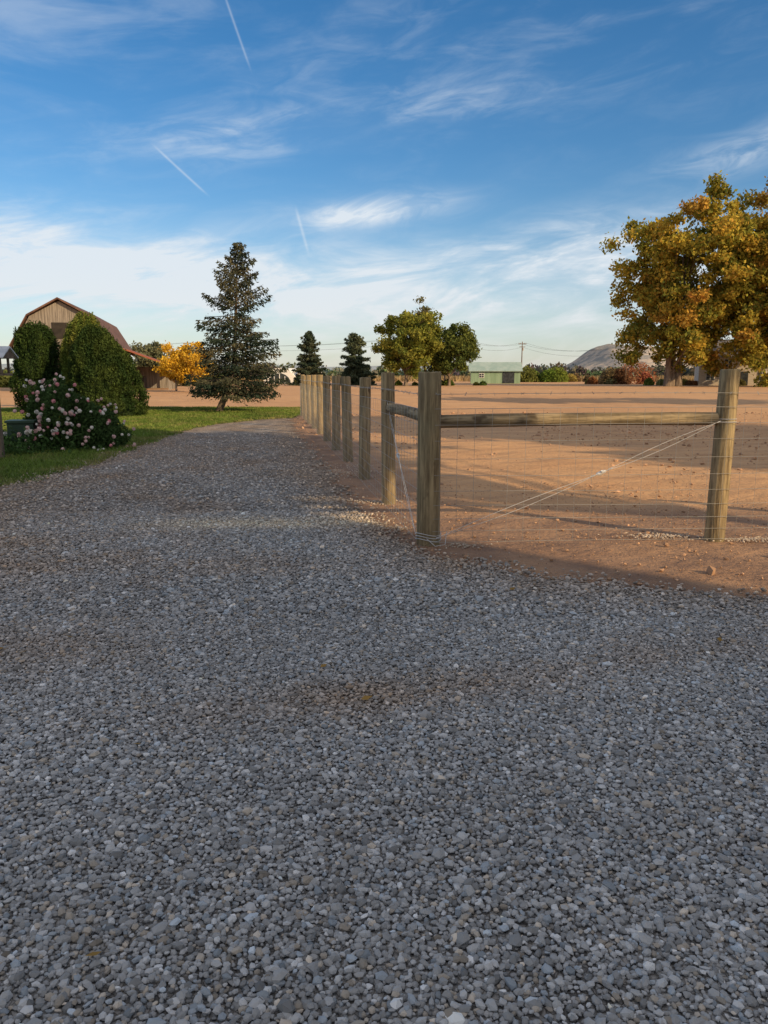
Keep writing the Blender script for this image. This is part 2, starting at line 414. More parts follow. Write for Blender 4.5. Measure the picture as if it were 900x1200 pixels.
# ------------------------------------------------------------------ vegetation generators
def leafquads(C,size,aspect=.6,droop=None):
    n=len(C); u=rng.normal(size=(n,3)); u/=np.linalg.norm(u,axis=1,keepdims=True)
    if droop is not None: u=u*(1-droop[1])+np.array(droop[0])*droop[1]; u/=np.linalg.norm(u,axis=1,keepdims=True)
    w=np.cross(u,rng.normal(size=(n,3))); w/=np.linalg.norm(w,axis=1,keepdims=True)
    s=np.asarray(size).reshape(-1,1)*np.ones((n,1))
    V=np.stack([C-u*s,C+w*s*aspect,C+u*s,C-w*s*aspect],1)
    return V.reshape(-1,3),np.arange(4*n).reshape(-1,4)
BARK=M('bark',(.12,.085,.06),(.22,.17,.13),6,(1,1,.2),.9,.03)
BARKD=M('bark_dark',(.05,.04,.03),(.10,.08,.06),6,(1,1,.2),.9,.02)
def decid(name,loc,h,w,clear,nclump,nleaf,leaf,pal,seed,rt=None,trunks=1,lump=.3,bark=None,flatb=.75,rcs=1.0):
    """deciduous tree: trunk, limbs to every clump, leaf clumps. pal: list of (rgb,weight)"""
    global rng
    old=rng; rng=np.random.default_rng(seed)
    root=empty(name,loc); mb=MB(); rt=rt or h*.022
    cz=(clear+h)/2; hz=(h-clear)/2
    D=rng.normal(size=(nclump,3)); D/=np.linalg.norm(D,axis=1,keepdims=True)
    rr=rng.uniform(.25,1,nclump)**.6
    lob=1-lump+lump*2*vn(np.arctan2(D[:,1],D[:,0])*1.3+3,D[:,2]*2.2,1.0,seed)
    P=D*rr[:,None]*lob[:,None]*np.array((w/2,w/2,hz)); 
    P[:,2]=np.where(P[:,2]<0,P[:,2]*flatb,P[:,2]); P[:,2]+=cz
    bases=[np.array((rng.uniform(-.03,.03)*w*(trunks>1)*4,rng.uniform(-.02,.02)*w,0)) for _ in range(trunks)]
    for bse in bases:
        top=np.array((bse[0]*1.8,bse[1],h*.8)); q=[]
        for i in range(7):
            t=i/6; q.append(bse*(1-t)+top*t+rng.normal(0,.012*h,3)*(t>0)*(0 if i==0 else 1))
        q[0][2]=-.3
        mb.tube(q,[rt*(1.35 if i==0 else 1-.8*i/6) for i in range(7)],9,jit=.05)
    for p in P[::max(1,nclump//80)]:
        bse=bases[rng.integers(trunks)]; zt=max(clear*.75,p[2]*rng.uniform(.4,.75)); t=zt/(h*.8)
        a_=bse*(1-t)+np.array((bse[0]*1.8,bse[1],zt))*t; a_[2]=zt
        mid=(a_+p)/2+np.array((0,0,.06*h))+rng.normal(0,.02*h,3)
        r0=rt*.32*(1-.6*min(1,t)); mb.tube([a_,(a_*.6+mid*.4),mid,(mid+p)/2+rng.normal(0,.01*h,3),p],[r0,r0*.8,r0*.55,r0*.35,r0*.12],5,cap=False)
    mb.obj('trunk_and_limbs',[bark or BARK],root,smooth=True)
    rc=(w*hz*hz)**(1/3)*.95/nclump**(1/3)*rcs
    wgt=np.array([p_[1] for p_ in pal],float); wgt/=wgt.sum(); pc=np.array([p_[0] for p_ in pal])
    cid=rng.integers(nclump,size=nleaf); crad=rc*rng.uniform(.5,1.4,nclump)
    o=rng.normal(size=(nleaf,3)); o/=np.linalg.norm(o,axis=1,keepdims=True); o*=(rng.uniform(0,1,nleaf)**.6)[:,None]*crad[cid][:,None]; o[:,2]*=.7
    o+=rng.normal(0,rc*.15,(nleaf,3))
    C=P[cid]+o
    cc=pc[rng.choice(len(pal),nclump,p=wgt)]*rng.uniform(.75,1.25,(nclump,1))
    lc=pc[rng.choice(len(pal),nleaf,p=wgt)]
    col=(cc[cid]*.5+lc*.5)*rng.uniform(.7,1.35,(nleaf,1))
    Vq,Fq=leafquads(C,leaf*rng.uniform(.6,1.3,nleaf))
    np_mesh('foliage',Vq,Fq,MAT_LEAF,col=np.repeat(col,4,0),parent=root)
    rng=old; return root
def conifer(name,loc,h,w,seed,col=(.05,.075,.045),col2=(.11,.12,.07),lean=(0,0),base=.12,nb=170,dens=1.0,card=.1,rt=.14,foot=0,pw=.8):
    global rng
    old=rng; rng=np.random.default_rng(seed); root=empty(name,loc); mb=MB()
    def ax(z):
        k=min(1,z/(h*.22)); return np.array((lean[0]*k+lean[1]*z/h,0,z))
    mb.tube([ax(h*t)+np.array((0,0,-.2 if t==0 else 0)) for t in np.linspace(0,1,9)],[rt*(1.3 if t==0 else 1-.93*t) for t in np.linspace(0,1,9)],8,jit=.05)
    C=[];K=[];U=[]
    for i in range(nb):
        t=base+(1-base)*(i/nb)**1.12; z=h*t; Lb=w/2*((1-t)/(1-base))**pw*rng.uniform(.55,1.18)+.03*w
        if rng.uniform()<.12: Lb*=.5
        a=i*2.399+rng.uniform(-.3,.3); d=np.array((math.cos(a),math.sin(a),0)); dr=-.28 if t<.6 else .15
        pts=[ax(z)+d*Lb*s+np.array((0,0,Lb*(dr*s+ .22*s*s))) for s in (0,.35,.7,1)]
        mb.tube(pts,[rt*.22*(1-t*.6),rt*.15,rt*.09,rt*.03],4,cap=False)
        m_=int(dens*(30+150*Lb/w*2*(Lb/(w/2)+.3)))
        s=rng.uniform(.08,1.02,m_)**.75; side=rng.normal(0,1,m_)*(.17*Lb*(1.15-s)+.02*w); n_=np.array((-d[1],d[0],0))
        p=ax(z)[None]+d*Lb*s[:,None]+n_*side[:,None]+np.stack([np.zeros(m_),np.zeros(m_),Lb*(dr*s+.22*s*s)-np.abs(rng.normal(0,.04*w*.6,m_))-.25*np.abs(side)],-1)
        C.append(p); sh=rng.uniform(0,1)**1.5
        K.append((np.array(col)*(1-sh)+np.array(col2)*sh)[None]*rng.uniform(.6,1.4,(m_,1)))
        U.append(np.repeat((d*.8+np.array((0,0,-.5)))[None],m_,0))
    C=np.concatenate(C);K=np.concatenate(K);U=np.concatenate(U); n=len(C)
    u=U+rng.normal(0,.45,(n,3)); u/=np.linalg.norm(u,axis=1,keepdims=True); w_=np.cross(u,rng.normal(size=(n,3))); w_/=np.linalg.norm(w_,axis=1,keepdims=True)
    s=(card*rng.uniform(.6,1.3,n))[:,None]
    V=np.stack([C-u*s,C+w_*s*.35,C+u*s,C-w_*s*.35],1).reshape(-1,3)
    mb.obj('trunk_and_branches',[BARKD],root,smooth=True)
    np_mesh('needles',V,np.arange(4*n).reshape(-1,4),MAT_LEAF,col=np.repeat(K,4,0),parent=root)
    rng=old; return root
def topiary(name,loc,h,w,seed,prof,n,col,col2,card=.05,core=(.02,.035,.012),lean=0.0):
    global rng
    old=rng; rng=np.random.default_rng(seed); root=empty(name,loc)
    t=rng.uniform(0,1,n)**.85; a=rng.uniform(0,2*np.pi,n); r=prof(t)*w/2*(1+.40*(vn(a*1.6,t*5,1,seed)-.5)+.28*(vn(a*6,t*16,1,seed+1)-.5))
    inn=1-np.abs(rng.normal(0,.08,n)); r=r*inn+.03*rng.normal(size=n)*w*.3
    C=np.stack([r*np.cos(a)+lean*t*t,r*np.sin(a),t*h*(1+.025*rng.normal(size=n))],-1)
    f=fbm(a*3,t*9,1,seed+5,3); tt=np.clip((f-.35)*2.5,0,1)[:,None]
    K=(np.array(col)*(1-tt)+np.array(col2)*tt)*rng.uniform(.5,1.5,(n,1))
    V,F=leafquads(C,card*rng.uniform(.6,1.4,n),.45,droop=((0,0,1),.45))
    np_mesh('foliage',V,F,MAT_LEAF,col=np.repeat(K,4,0),parent=root)
    zt=np.linspace(0,1,14); mb=MB(); mb.tube([(lean*q*q,0,h*q*.94) for q in zt],[max(.02,float(prof(np.array([q]))[0])*w/2*.76) for q in zt],18)
    m=M('core_'+name,core,tuple(c*1.6 for c in core),8)
    mb.obj('dark_core',[m],root,smooth=True)  # solid dark core filling the gaps between leaf cards
    rng=old; return root

# ------------------------------------------------------------------ near-left garden
dome=lambda t: np.sqrt(np.clip(1-((t-.28)/.74)**2,0,1))**.95*(1-.30*t)*1.08
topiary('arborvitae_shrub',(-10.45,29.0,0),3.15,2.75,11,dome,44000,(.03,.055,.018),(.075,.105,.028),.045,lean=-.25)
topiary('arborvitae_shrub',(-11.7,30.6,0),3.75,1.75,14,lambda t: np.sqrt(np.clip(1-(np.abs(t-.42)/.6)**2.2,0,1)),20000,(.10,.14,.03),(.20,.21,.05),.045,lean=.1)  # lit side of the main shrub, built as a separate brighter shrub
topiary('arborvitae_shrub',(-13.9,31.4,0),3.45,2.0,12,lambda t: np.sqrt(np.clip(1-(np.abs(t-.45)/.56)**2.6,0,1)),26000,(.03,.055,.018),(.06,.095,.025),.045)
topiary('arborvitae_shrub',(-13.4,34.3,0),3.5,1.5,13,lambda t: np.sqrt(np.clip(1-(np.abs(t-.42)/.6)**2.2,0,1)),16000,(.12,.15,.03),(.20,.21,.05),.05)

# rose bush
rose=empty('rose_bush',(-6.65,16.4,0)); RS=np.array((1.12,1.0,1.27))
n=28000; D=rng.normal(size=(n,3)); D/=np.linalg.norm(D,axis=1,keepdims=True); D[:,2]=np.abs(D[:,2])
rr=rng.uniform(.3,1,n)**.4*(.68+.6*vn(np.arctan2(D[:,1],D[:,0])*2.2,D[:,2]*3,1,5))
C=D*rr[:,None]*RS
V,F=leafquads(C,rng.uniform(.016,.042,n)); K=np.array((.055,.095,.032))*rng.uniform(.5,1.7,(n,1))
np_mesh('leaves',V,F,MAT_LEAF,col=np.repeat(K,4,0),parent=rose)
mb=MB()
for i in range(60):
    j=rng.integers(n); p=C[j]; mb.tube([(rng.normal(0,.1),rng.normal(0,.1),0),p*np.array((.5,.5,.6)),p*1.08],[.012,.008,.004],5,cap=False)
mb.obj('canes',[M('rose_cane',(.06,.08,.03),(.10,.08,.04))],rose)
nf=170; D=rng.normal(size=(nf,3)); D[:,1]-=.8; D[:,2]+=.45; D/=np.linalg.norm(D,axis=1,keepdims=True); D[:,2]=np.abs(D[:,2])
fr=.99+.20*rng.uniform(0,1,nf)*(rng.uniform(0,1,nf)>.4)
FC=D*(.70+.6*vn(np.arctan2(D[:,1],D[:,0])*2.2,D[:,2]*3,1,5))[:,None]*fr[:,None]*RS
pv=[];pk=[]
for c in FC:
    s=rng.uniform(.032,.062); m_=16; base=np.array((.90,.66,.64))*rng.uniform(.9,1.05) if rng.uniform()<.6 else np.array((.88,.85,.80)); base=np.clip(base,0,.9)
    if rng.uniform()<.15: base=np.array((.80,.38,.42))
    d=rng.normal(size=(m_,3)); d/=np.linalg.norm(d,axis=1,keepdims=True)
    for q in d:
        t1=np.cross(q,rng.normal(size=3)); t1/=np.linalg.norm(t1); t2=np.cross(q,t1); cc=c+q*s*.55
        pv+= [cc-t1*s*.6,cc+t2*s*.5+q*s*.15,cc+t1*s*.6,cc-t2*s*.5+q*s*.15]; pk.append(base*rng.uniform(.85,1.05))
pv=np.array(pv); np_mesh('blossoms',pv,np.arange(len(pv)).reshape(-1,4),colmat('petal',.6,.25),col=np.repeat(np.array(pk),4,0),parent=rose)

# low border plants at the far left
bp=empty('border_plants',(-8.1,15.2,0)); n=9000
C=np.stack([rng.normal(0,.75,n),rng.normal(0,.55,n),np.abs(rng.normal(0,.16,n))],-1); V,F=leafquads(C,rng.uniform(.02,.05,n))
np_mesh('leaves',V,F,MAT_LEAF,col=np.repeat(np.array((.06,.11,.035))*rng.uniform(.5,1.7,(n,1)),4,0),parent=bp)

# utility box
ub=MB(); ub.box((0,0,.02),(.65,.62,.14),1); ub.box((0,0,.32),(.5,.45,.48),0); ub.box((0,-.01,.585),(.56,.52,.05),0); ub.box((0,-.234,.32),(.42,.012,.38),0); ub.box((.15,-.247,.34),(.03,.02,.09),1)
ub.obj('utility_box',[M('box_green',(.03,.06,.04),(.045,.08,.055),3,rough=.5),M('box_base',(.3,.3,.28),(.4,.4,.38),8)],bevel=.012,loc=(-7.35,15.7,0),rz=.2)

# bird feeder / little roofed stand at the left edge
bf=empty('bird_feeder',(-7.0,14.0,0)); mb=MB()
mb.box((0,0,.75),(.10,.10,1.5),0); mb.box((0,0,1.52),(.50,.36,.04),0)
mb.box((-.2,-.15,1.68),(.035,.035,.28),0);mb.box((.2,-.15,1.68),(.035,.035,.28),0);mb.box((-.2,.15,1.68),(.035,.035,.28),0);mb.box((.2,.15,1.68),(.035,.035,.28),0)
mb.box((0,0,1.64),(.22,.18,.2),1); mb.box((0,-.17,1.57),(.5,.02,.07),0)
for sgn in(-1,1):
    mb.add([(-.33,sgn*.30,1.80),(.33,sgn*.30,1.80),(.33,0,1.99),(-.33,0,1.99),(-.33,sgn*.30,1.825),(.33,sgn*.30,1.825),(.33,0,2.015),(-.33,0,2.015)],[(0,1,2,3),(4,7,6,5),(0,4,5,1),(1,5,6,2),(0,3,7,4)],2)
mb.add([(-.3,-.27,1.80),(-.3,.27,1.80),(-.3,0,1.98)],[(0,1,2)],0); mb.add([(.3,-.27,1.80),(.3,.27,1.80),(.3,0,1.98)],[(0,2,1)],0)
mb.obj('stand',[M('feeder_wood',(.10,.075,.055),(.17,.13,.10),8,(1,1,.2)),M('feeder_dark',(.05,.05,.05),(.09,.08,.07)),M('feeder_roof',(.42,.45,.5),(.55,.58,.62),9,rough=.5)],bf)

# ------------------------------------------------------------------ trees
conifer('spruce_tree',(-6.95,32.2,0),6.75,4.3,21,col=(.035,.055,.040),col2=(.16,.145,.085),lean=(.65,.45),base=.13,nb=150,dens=1.0,card=.08,rt=.13,pw=.72)
GOLD=[((.56,.34,.03),3),((.62,.42,.06),3),((.40,.24,.03),1)]
MAPLE=[((.26,.26,.05),3),((.44,.35,.06),4),((.55,.36,.06),2.2),((.42,.20,.05),.8),((.13,.16,.04),1.6)]
OLIVE=[((.20,.22,.045),3),((.29,.27,.055),2),((.12,.16,.04),2)]
DKG=[((.075,.11,.038),3),((.13,.16,.045),2)]
decid('yellow_tree',(-17.6,71,0),4.8,4.2,.9,60,8000,.12,GOLD,31,rt=.12,lump=.4)
decid('yellow_tree',(-20.3,76,0),3.3,2.8,.6,40,4500,.12,GOLD,36,rt=.1)
decid('grey_tree',(-35.5,118,0),6.8,6.5,1.5,60,6000,.2,[((.15,.17,.10),2),((.2,.2,.11),2)],32)
conifer('spruce_tree',(-11.2,118,0),8.1,6.0,41,col=(.045,.07,.05),col2=(.11,.12,.07),nb=120,dens=.7,card=.24,rt=.2,base=.06,pw=.7)
conifer('spruce_tree',(-4.6,124,0),8.0,6.0,42,col=(.08,.11,.07),col2=(.14,.16,.09),nb=110,dens=.8,card=.26,rt=.2,base=.05,pw=.5)
decid('walnut_tree',(3.1,112,0),11.4,9.0,.8,130,24000,.21,OLIVE,33,lump=.4,rcs=.85)
decid('walnut_tree',(9.6,115,0),8.9,8.4,.8,100,20000,.2,DKG+[((.16,.18,.045),2)],34,lump=.35,rcs=.9)
decid('walnut_tree',(6.2,119,0),12.0,4.2,3.5,40,4200,.18,[((.15,.13,.07),2),((.18,.18,.06),1)],35,lump=.6,rcs=.8)
decid('maple_tree',(41.6,109,0),24.0,17.2,1.2,330,66000,.27,MAPLE,51,rt=.42,trunks=3,lump=.45,flatb=1.0,rcs=.80)
decid('maple_tree',(53.6,106,0),25.6,17.5,1.4,350,70000,.27,MAPLE,52,rt=.5,trunks=2,lump=.45,flatb=1.0,rcs=.80)
# unseen trees beside and behind the viewpoint, placed and shaped to throw the long shadows
def rs(r,s): return (SX*r-SY*s, SY*r+SX*s, 0)
decid('shadow_tree',rs(20,20.0),17.0,11,2.0,150,30000,.30,OLIVE,61,lump=.2,rcs=1.1)
decid('shadow_tree',rs(12,8.4),15,9,8.4,130,24000,.25,OLIVE,62,lump=.2,rt=.25)  # high crown on a clear trunk, shaped to shade the drive only
decid('shadow_tree',(27.5,31.5,0),13.5,8,8.5,90,16000,.28,OLIVE,63,rt=.25)
decid('shadow_tree',(37,29.5,0),13.5,9,8.5,90,16000,.28,OLIVE,66,rt=.25)
decid('shadow_tree',rs(20,-13),15,12,2.0,120,20000,.26,OLIVE,64)

# ------------------------------------------------------------------ buildings
WIN=M('window_glass',(.03,.035,.04),(.06,.07,.08),2,rough=.15)
TRIM=M('white_trim',(.7,.7,.68),(.8,.8,.78),3)
PLANK,b=newmat('weathered_planks')
v=objco((3.6,3.6,.15)); n_=noise(v,2.0,5,.7)
L(mix(smooth(n_,.35,.65),(.12,.105,.09),(.30,.265,.23)),b.inputs['Base Color']); b.inputs['Roughness'].default_value=.9; bump(b,n_,.05)
RUST=M('rusty_roof',(.085,.045,.035),(.16,.09,.065),1.2,(1,3,1),.7)
RED=M('red_roof',(.22,.065,.035),(.30,.11,.06),2,rough=.7)
DARK=M('barn_interior',(.02,.017,.015),(.035,.03,.025),3)
def prism(mb,prof,y0,y1,m,th=.0):
    n=len(prof); V=[(p[0],y0,p[1]) for p in prof]+[(p[0],y1,p[1]) for p in prof]
    mb.add(V,[tuple(range(n-1,-1,-1)) ,tuple(range(n,2*n))]+[(i,(i+1)%n,n+(i+1)%n,n+i) for i in range(n)],m)
barn=empty('gambrel_barn',(-30.8,75,0)); barn.rotation_euler[2]=math.atan2(3.7,18)
mb=MB(); prism(mb,[(-4.3,0),(4.3,0),(4.3,4.25),(2.7,7.0),(0,8.45),(-2.7,7.0),(-4.3,4.25)],0,18,0)
mb.obj('walls',[PLANK],barn)
mb=MB()
top=[(-4.75,3.95),(-2.85,7.15),(0,8.75),(2.85,7.15),(4.75,3.95)]
for a_,c_ in zip(top[:-1],top[1:]):
    mb.add([(a_[0],-.5,a_[1]),(c_[0],-.5,c_[1]),(c_[0],18.4,c_[1]),(a_[0],18.4,a_[1]),(a_[0],-.5,a_[1]-.16),(c_[0],-.5,c_[1]-.16),(c_[0],18.4,c_[1]-.16),(a_[0],18.4,a_[1]-.16)],
           [(0,3,2,1),(4,5,6,7),(0,1,5,4),(2,3,7,6),(1,2,6,5),(0,4,7,3)],0)
mb.obj('roof',[RUST],barn)
mb=MB(); mb.box((0,-.05,5.7),(1.5,.08,1.5),1); mb.box((0,-.06,1.6),(3.2,.08,3.2),1); mb.box((0,-.12,3.28),(3.8,.08,.16),0); mb.box((-2.7,-.05,3.6),(.7,.08,.8),1); mb.box((2.7,-.05,3.6),(.7,.08,.8),1)
mb.obj('doors',[PLANK,DARK],barn)
mb=MB()
def slab(mb,P,t,m): 
    Q=[(p[0],p[1],p[2]-t) for p in P]; mb.add(P+Q,[(0,1,2,3),(7,6,5,4),(0,4,5,1),(1,5,6,2),(2,6,7,3),(3,7,4,0)],m)
slab(mb,[(4.45,7,4.45),(9.6,7,2.55),(9.6,18.6,2.55),(4.45,18.6,4.45)],.14,0)
for yy in (7.3,10,12.7,15.4,18.2): mb.box((9.3,yy,1.2),(.2,.2,2.45),1)
mb.box((6.9,18.1,1.25),(4.9,.1,2.5),1); mb.box((9.28,12.8,2.40),(.12,11,.16),1)
mb.box((5.6,12,.7),(1.6,3,1.4),2)
mb.obj('lean_to',[RED,PLANK,DARK],barn)

def house(name,loc,rz,w,d,eave,ridge,wallm,roofm,wins=(),doors=(),over=.4):
    root=empty(name,loc); root.rotation_euler[2]=rz; mb=MB()
    prof=[(-d/2,0),(d/2,0),(d/2,eave),(0,ridge),(-d/2,eave)]; n=5
    V=[(-w/2,p[0],p[1]) for p in prof]+[(w/2,p[0],p[1]) for p in prof]
    mb.add(V,[tuple(range(n)),tuple(range(2*n-1,n-1,-1))]+[(i,n+i,n+(i+1)%n,(i+1)%n) for i in range(n)],0)
    mb.obj('walls',[wallm],root); mb=MB(); sl=(ridge-eave)/(d/2)
    for s in(-1,1):
        slab(mb,[(-w/2-over,s*(d/2+over),eave-sl*over+.12),(w/2+over,s*(d/2+over),eave-sl*over+.12),(w/2+over,0,ridge+.12),(-w/2-over,0,ridge+.12)],.11,0)
    mb.obj('roof',[roofm],root)
    mb=MB()
    for (x,z,ww,hh) in wins:
        mb.box((x,-d/2-.02,z),(ww+.16,.06,hh+.16),0); mb.box((x,-d/2-.06,z),(ww,.05,hh),1); mb.box((x,-d/2-.09,z),(.05,.03,hh),0); mb.box((x,-d/2-.093,z),(ww,.02,.05),0)
    for (x,z,ww,hh) in doors: mb.box((x,-d/2-.03,z),(ww,.08,hh),1)
    if wins or doors: mb.obj('windows_and_doors',[TRIM,WIN],root)
    return root
GRN=M('green_metal',(.20,.30,.20),(.26,.37,.26),.6,(6,6,.3),.5)
GRNR=M('green_roof_metal',(.26,.36,.33),(.34,.43,.4),.8,rough=.5)
WHT=M('white_siding',(.62,.6,.56),(.72,.7,.66),1,(1,1,8))
TAN=M('tan_siding',(.46,.41,.34),(.56,.50,.42),1,(1,1,8))
GREYR=M('shingle_roof',(.13,.12,.115),(.22,.2,.19),6)
house('green_barn',(21.3,150,0),-.10,9.2,7,2.4,3.9,GRN,GRNR,wins=[(-2.6,1.5,.8,.7)],doors=[(2.4,1.1,2.2,2.0)])
house('farm_house',(54.5,122,0),-.30,10.5,8,4.4,6.9,TAN,GREYR,wins=[(-3.6,3.2,1.1,1.4),(-1.2,3.2,1.1,1.4),(3.6,3.2,1.4,1.4),(-3.6,1.4,1.1,1.2),(3.6,1.4,1.1,1.2)],doors=[(1.2,1.05,1,2.1)])
house('farm_house',rs(15.5,-1.7),math.atan2(SX,-SY)+math.pi,14.0,8,7.6,11.6,WHT,GREYR,wins=[(-4,1.7,1.1,1.4),(4,1.7,1.1,1.4),(-4,4.9,1.1,1.3),(0,4.9,1.1,1.3),(4,4.9,1.1,1.3)],doors=[(0,1.05,1,2.1)])  # unseen house added to shade the foreground gravel
ar=empty('arched_shed',(-19.0,142,0)); ar.rotation_euler[2]=-.15; mb=MB()
arc=[(3.1*math.cos(t),2.9*math.sin(t)) for t in np.linspace(0,math.pi,15)]
prism(mb,arc,0,12,0); mb.obj('shell',[M('white_shell',(.68,.68,.66),(.78,.78,.76),2)],ar)
mb=MB(); prism(mb,[(2.1*math.cos(t),1.9*math.sin(t)) for t in np.linspace(0,math.pi,11)],-.06,.02,0); mb.box((0,-.09,.9),(.12,.05,1.8),1); mb.box((-1.0,-.09,.7),(.1,.05,1.3),1); mb.box((1.0,-.09,.7),(.1,.05,1.3),1); mb.obj('door_panel',[WIN,TRIM],ar)
mb=MB(); mb.box((4.9,3,1.1),(3.4,5,2.2),0); slab(mb,[(3.1,.2,2.2),(6.8,.2,2.2),(6.8,5.8,2.9),(3.1,5.8,2.9)],.1,1); mb.obj('annex',[WHT,GREYR],ar)

# utility poles
POLE=M('pole_wood',(.12,.085,.065),(.20,.15,.115),5,(1,1,.1)); INS=M('insulator',(.35,.35,.36),(.45,.45,.46))
def pole(loc,h,rz=0,thick=1.0):
    r=empty('utility_pole',loc); r.rotation_euler[2]=rz; mb=MB(); mb.tube([(0,0,-.2),(0,0,h*.5),(0,0,h)],[h*.017*thick,h*.014*thick,h*.011*thick],8)
    mb.box((0,-.12,h-.55),(h*.22,.12,.16),0); mb.box((0,-.12,h-1.25),(h*.16,.1,.13),0)
    for q in(-.1,-.06,.06,.1): mb.tube([(q*h,-.12,h-.48),(q*h,-.12,h-.25)],[.06,.045],6,1)
    mb.tube([(.28,0,h-2.2),(.28,0,h-1.5)],[.17,.17],8,1); mb.obj('pole',[POLE,INS],r); return r
PP=[((-110,170,0),9.0),((-45,180,0),9.2),((10.9,140,0),9.2),((34.5,196,0),9.8),((41.5,134,0),6.8),((95,170,0),9.0)]
for (p_,h_) in PP: pole(p_,h_,.3)
mb=MB()
for (pa,ha),(pb,hb) in zip(PP[:-1],PP[1:]):
    for off,dz in((-.8,-.3),(.8,-.3),(0,-1.3)):
        A=np.array((pa[0]+off,pa[1],ha+dz));B=np.array((pb[0]+off,pb[1],hb+dz))
        mb.tube([A*(1-t)+B*t-np.array((0,0,1.4*4*t*(1-t))) for t in np.linspace(0,1,13)],.018,4,cap=False)
mb.obj('power_lines',[M('power_line',(.05,.05,.05),(.08,.08,.08))])

# ------------------------------------------------------------------ distant vegetation & hills
def brush(name,segs,seed):
    """a mass of bushes: segs list of (x,y,halfwidth,height,n,leaf,color)"""
    global rng
    old=rng; rng=np.random.default_rng(seed); Vs=[];K=[]
    for (x,y,hw,hh,n,lf,c) in segs:
        nb=max(4,int(hw*1.2)); bx=rng.uniform(-hw,hw,nb); by=rng.uniform(-1.5,1.5,nb)*hh*.5; bh=hh*rng.uniform(.45,1.05,nb); bw=bh*rng.uniform(.6,1.1,nb)
        i=rng.integers(nb,size=n); d=rng.normal(size=(n,3)); d/=np.linalg.norm(d,axis=1,keepdims=True); d*=(rng.uniform(.3,1,n)**.5)[:,None]; d[:,2]=np.abs(d[:,2])
        C=np.stack([x+bx[i]+d[:,0]*bw[i],y+by[i]+d[:,1]*bw[i],d[:,2]*bh[i]],-1)
        v_,f_=leafquads(C,lf*rng.uniform(.6,1.3,n)); Vs.append(v_)
        tint=rng.uniform(.7,1.3,(nb,3))*rng.uniform(.7,1.2,(nb,1)); K.append(np.repeat(np.array(c)*tint[i]*rng.uniform(.7,1.3,(n,1)),4,0))
    V=np.concatenate(Vs); o=np_mesh(name,V,np.arange(len(V)).reshape(-1,4),MAT_LEAF,col=np.concatenate(K)); rng=old; return o
brush('field_edge_bushes',[
 (37,178,5,3.6,5000,.3,(.13,.18,.04)),(44,185,7,2.6,4000,.3,(.26,.19,.08)),(33,182,5,1.6,2500,.25,(.33,.24,.10)),
 (42.5,138,4.0,4.0,6000,.2,(.28,.15,.08)),(38,136,4,1.6,2500,.2,(.24,.20,.09)),(45,120,5,1.2,3000,.2,(.30,.22,.10)),(56,116,6,1.0,3000,.2,(.18,.18,.06)),(67,120,5,3.2,4500,.22,(.17,.18,.06)),(78,126,7,3.6,4500,.25,(.15,.17,.05)),
 (8,118,8,1.0,3500,.2,(.12,.14,.04)),(-2,126,5,1.2,2500,.2,(.11,.14,.045)),(-9,128,6,1.5,2500,.2,(.12,.15,.05)),
 (-27,132,5,1.8,2500,.2,(.15,.16,.06)),(-32,112,8,2.5,4000,.2,(.15,.16,.06)),(-48,100,8,3,4000,.25,(.11,.13,.05))],71)
n=26000; x=rng.uniform(-60,130,n); y=205+rng.normal(0,4,n)
blades('dry_grass_strip',x,y,rng.uniform(.5,1.7,n),np.full(n,.14),np.array((.40,.29,.15))*rng.uniform(.5,1.4,(n,1)),None,MAT_GRASS)
segs=[]
for i,xx in enumerate(np.linspace(-420,520,56)):
    segs.append((xx,430+rng.uniform(-30,30),14,rng.uniform(4,9.5),1500,1.0,tuple(np.array((.17,.19,.14))*rng.uniform(.75,1.25))))
brush('distant_treeline',segs,72)
def hill(name,cx,cy,pts,depth,mat,seed):
    xs=np.linspace(pts[0][0],pts[-1][0],160); hs=np.interp(xs,[p[0] for p in pts],[p[1] for p in pts])
    vs=np.linspace(-1,1,30); gx,gv=np.meshgrid(xs,vs)
    hh=hs[None]*np.cos(gv*np.pi/2)**1.1*(.82+.36*fbm(gx/90,gv*3,1,seed,5))
    V=np.stack([gx+cx,cy+gv*depth,hh-1],-1).reshape(-1,3); i=np.arange(29)[:,None]*160+np.arange(159)[None]
    np_mesh(name,V,np.stack([i,i+1,i+161,i+160],-1).reshape(-1,4),mat,smooth=True)
HM,b=newmat('hill_surface'); v=objco(); n_=noise(v,.028,6,.7)
L(mix(smooth(n_,.44,.56),(.27,.26,.24),(.50,.41,.33)),b.inputs['Base Color']); b.inputs['Roughness'].default_value=1; bump(b,n_,5,1)  # base colours lightened to paint in distance haze
hill('hill',0,1500,[(300,0),(350,14),(385,32),(410,54),(440,62),(480,56),(520,48),(600,50),(720,34),(900,40),(1100,0)],330,HM,5)
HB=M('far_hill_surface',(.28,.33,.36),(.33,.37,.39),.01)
hill('far_hills',0,3200,[(-2600,0),(-1800,60),(-1200,40),(-700,62),(-300,35),(200,45),(600,30),(1100,80),(1700,70),(2600,0)],500,HB,9)

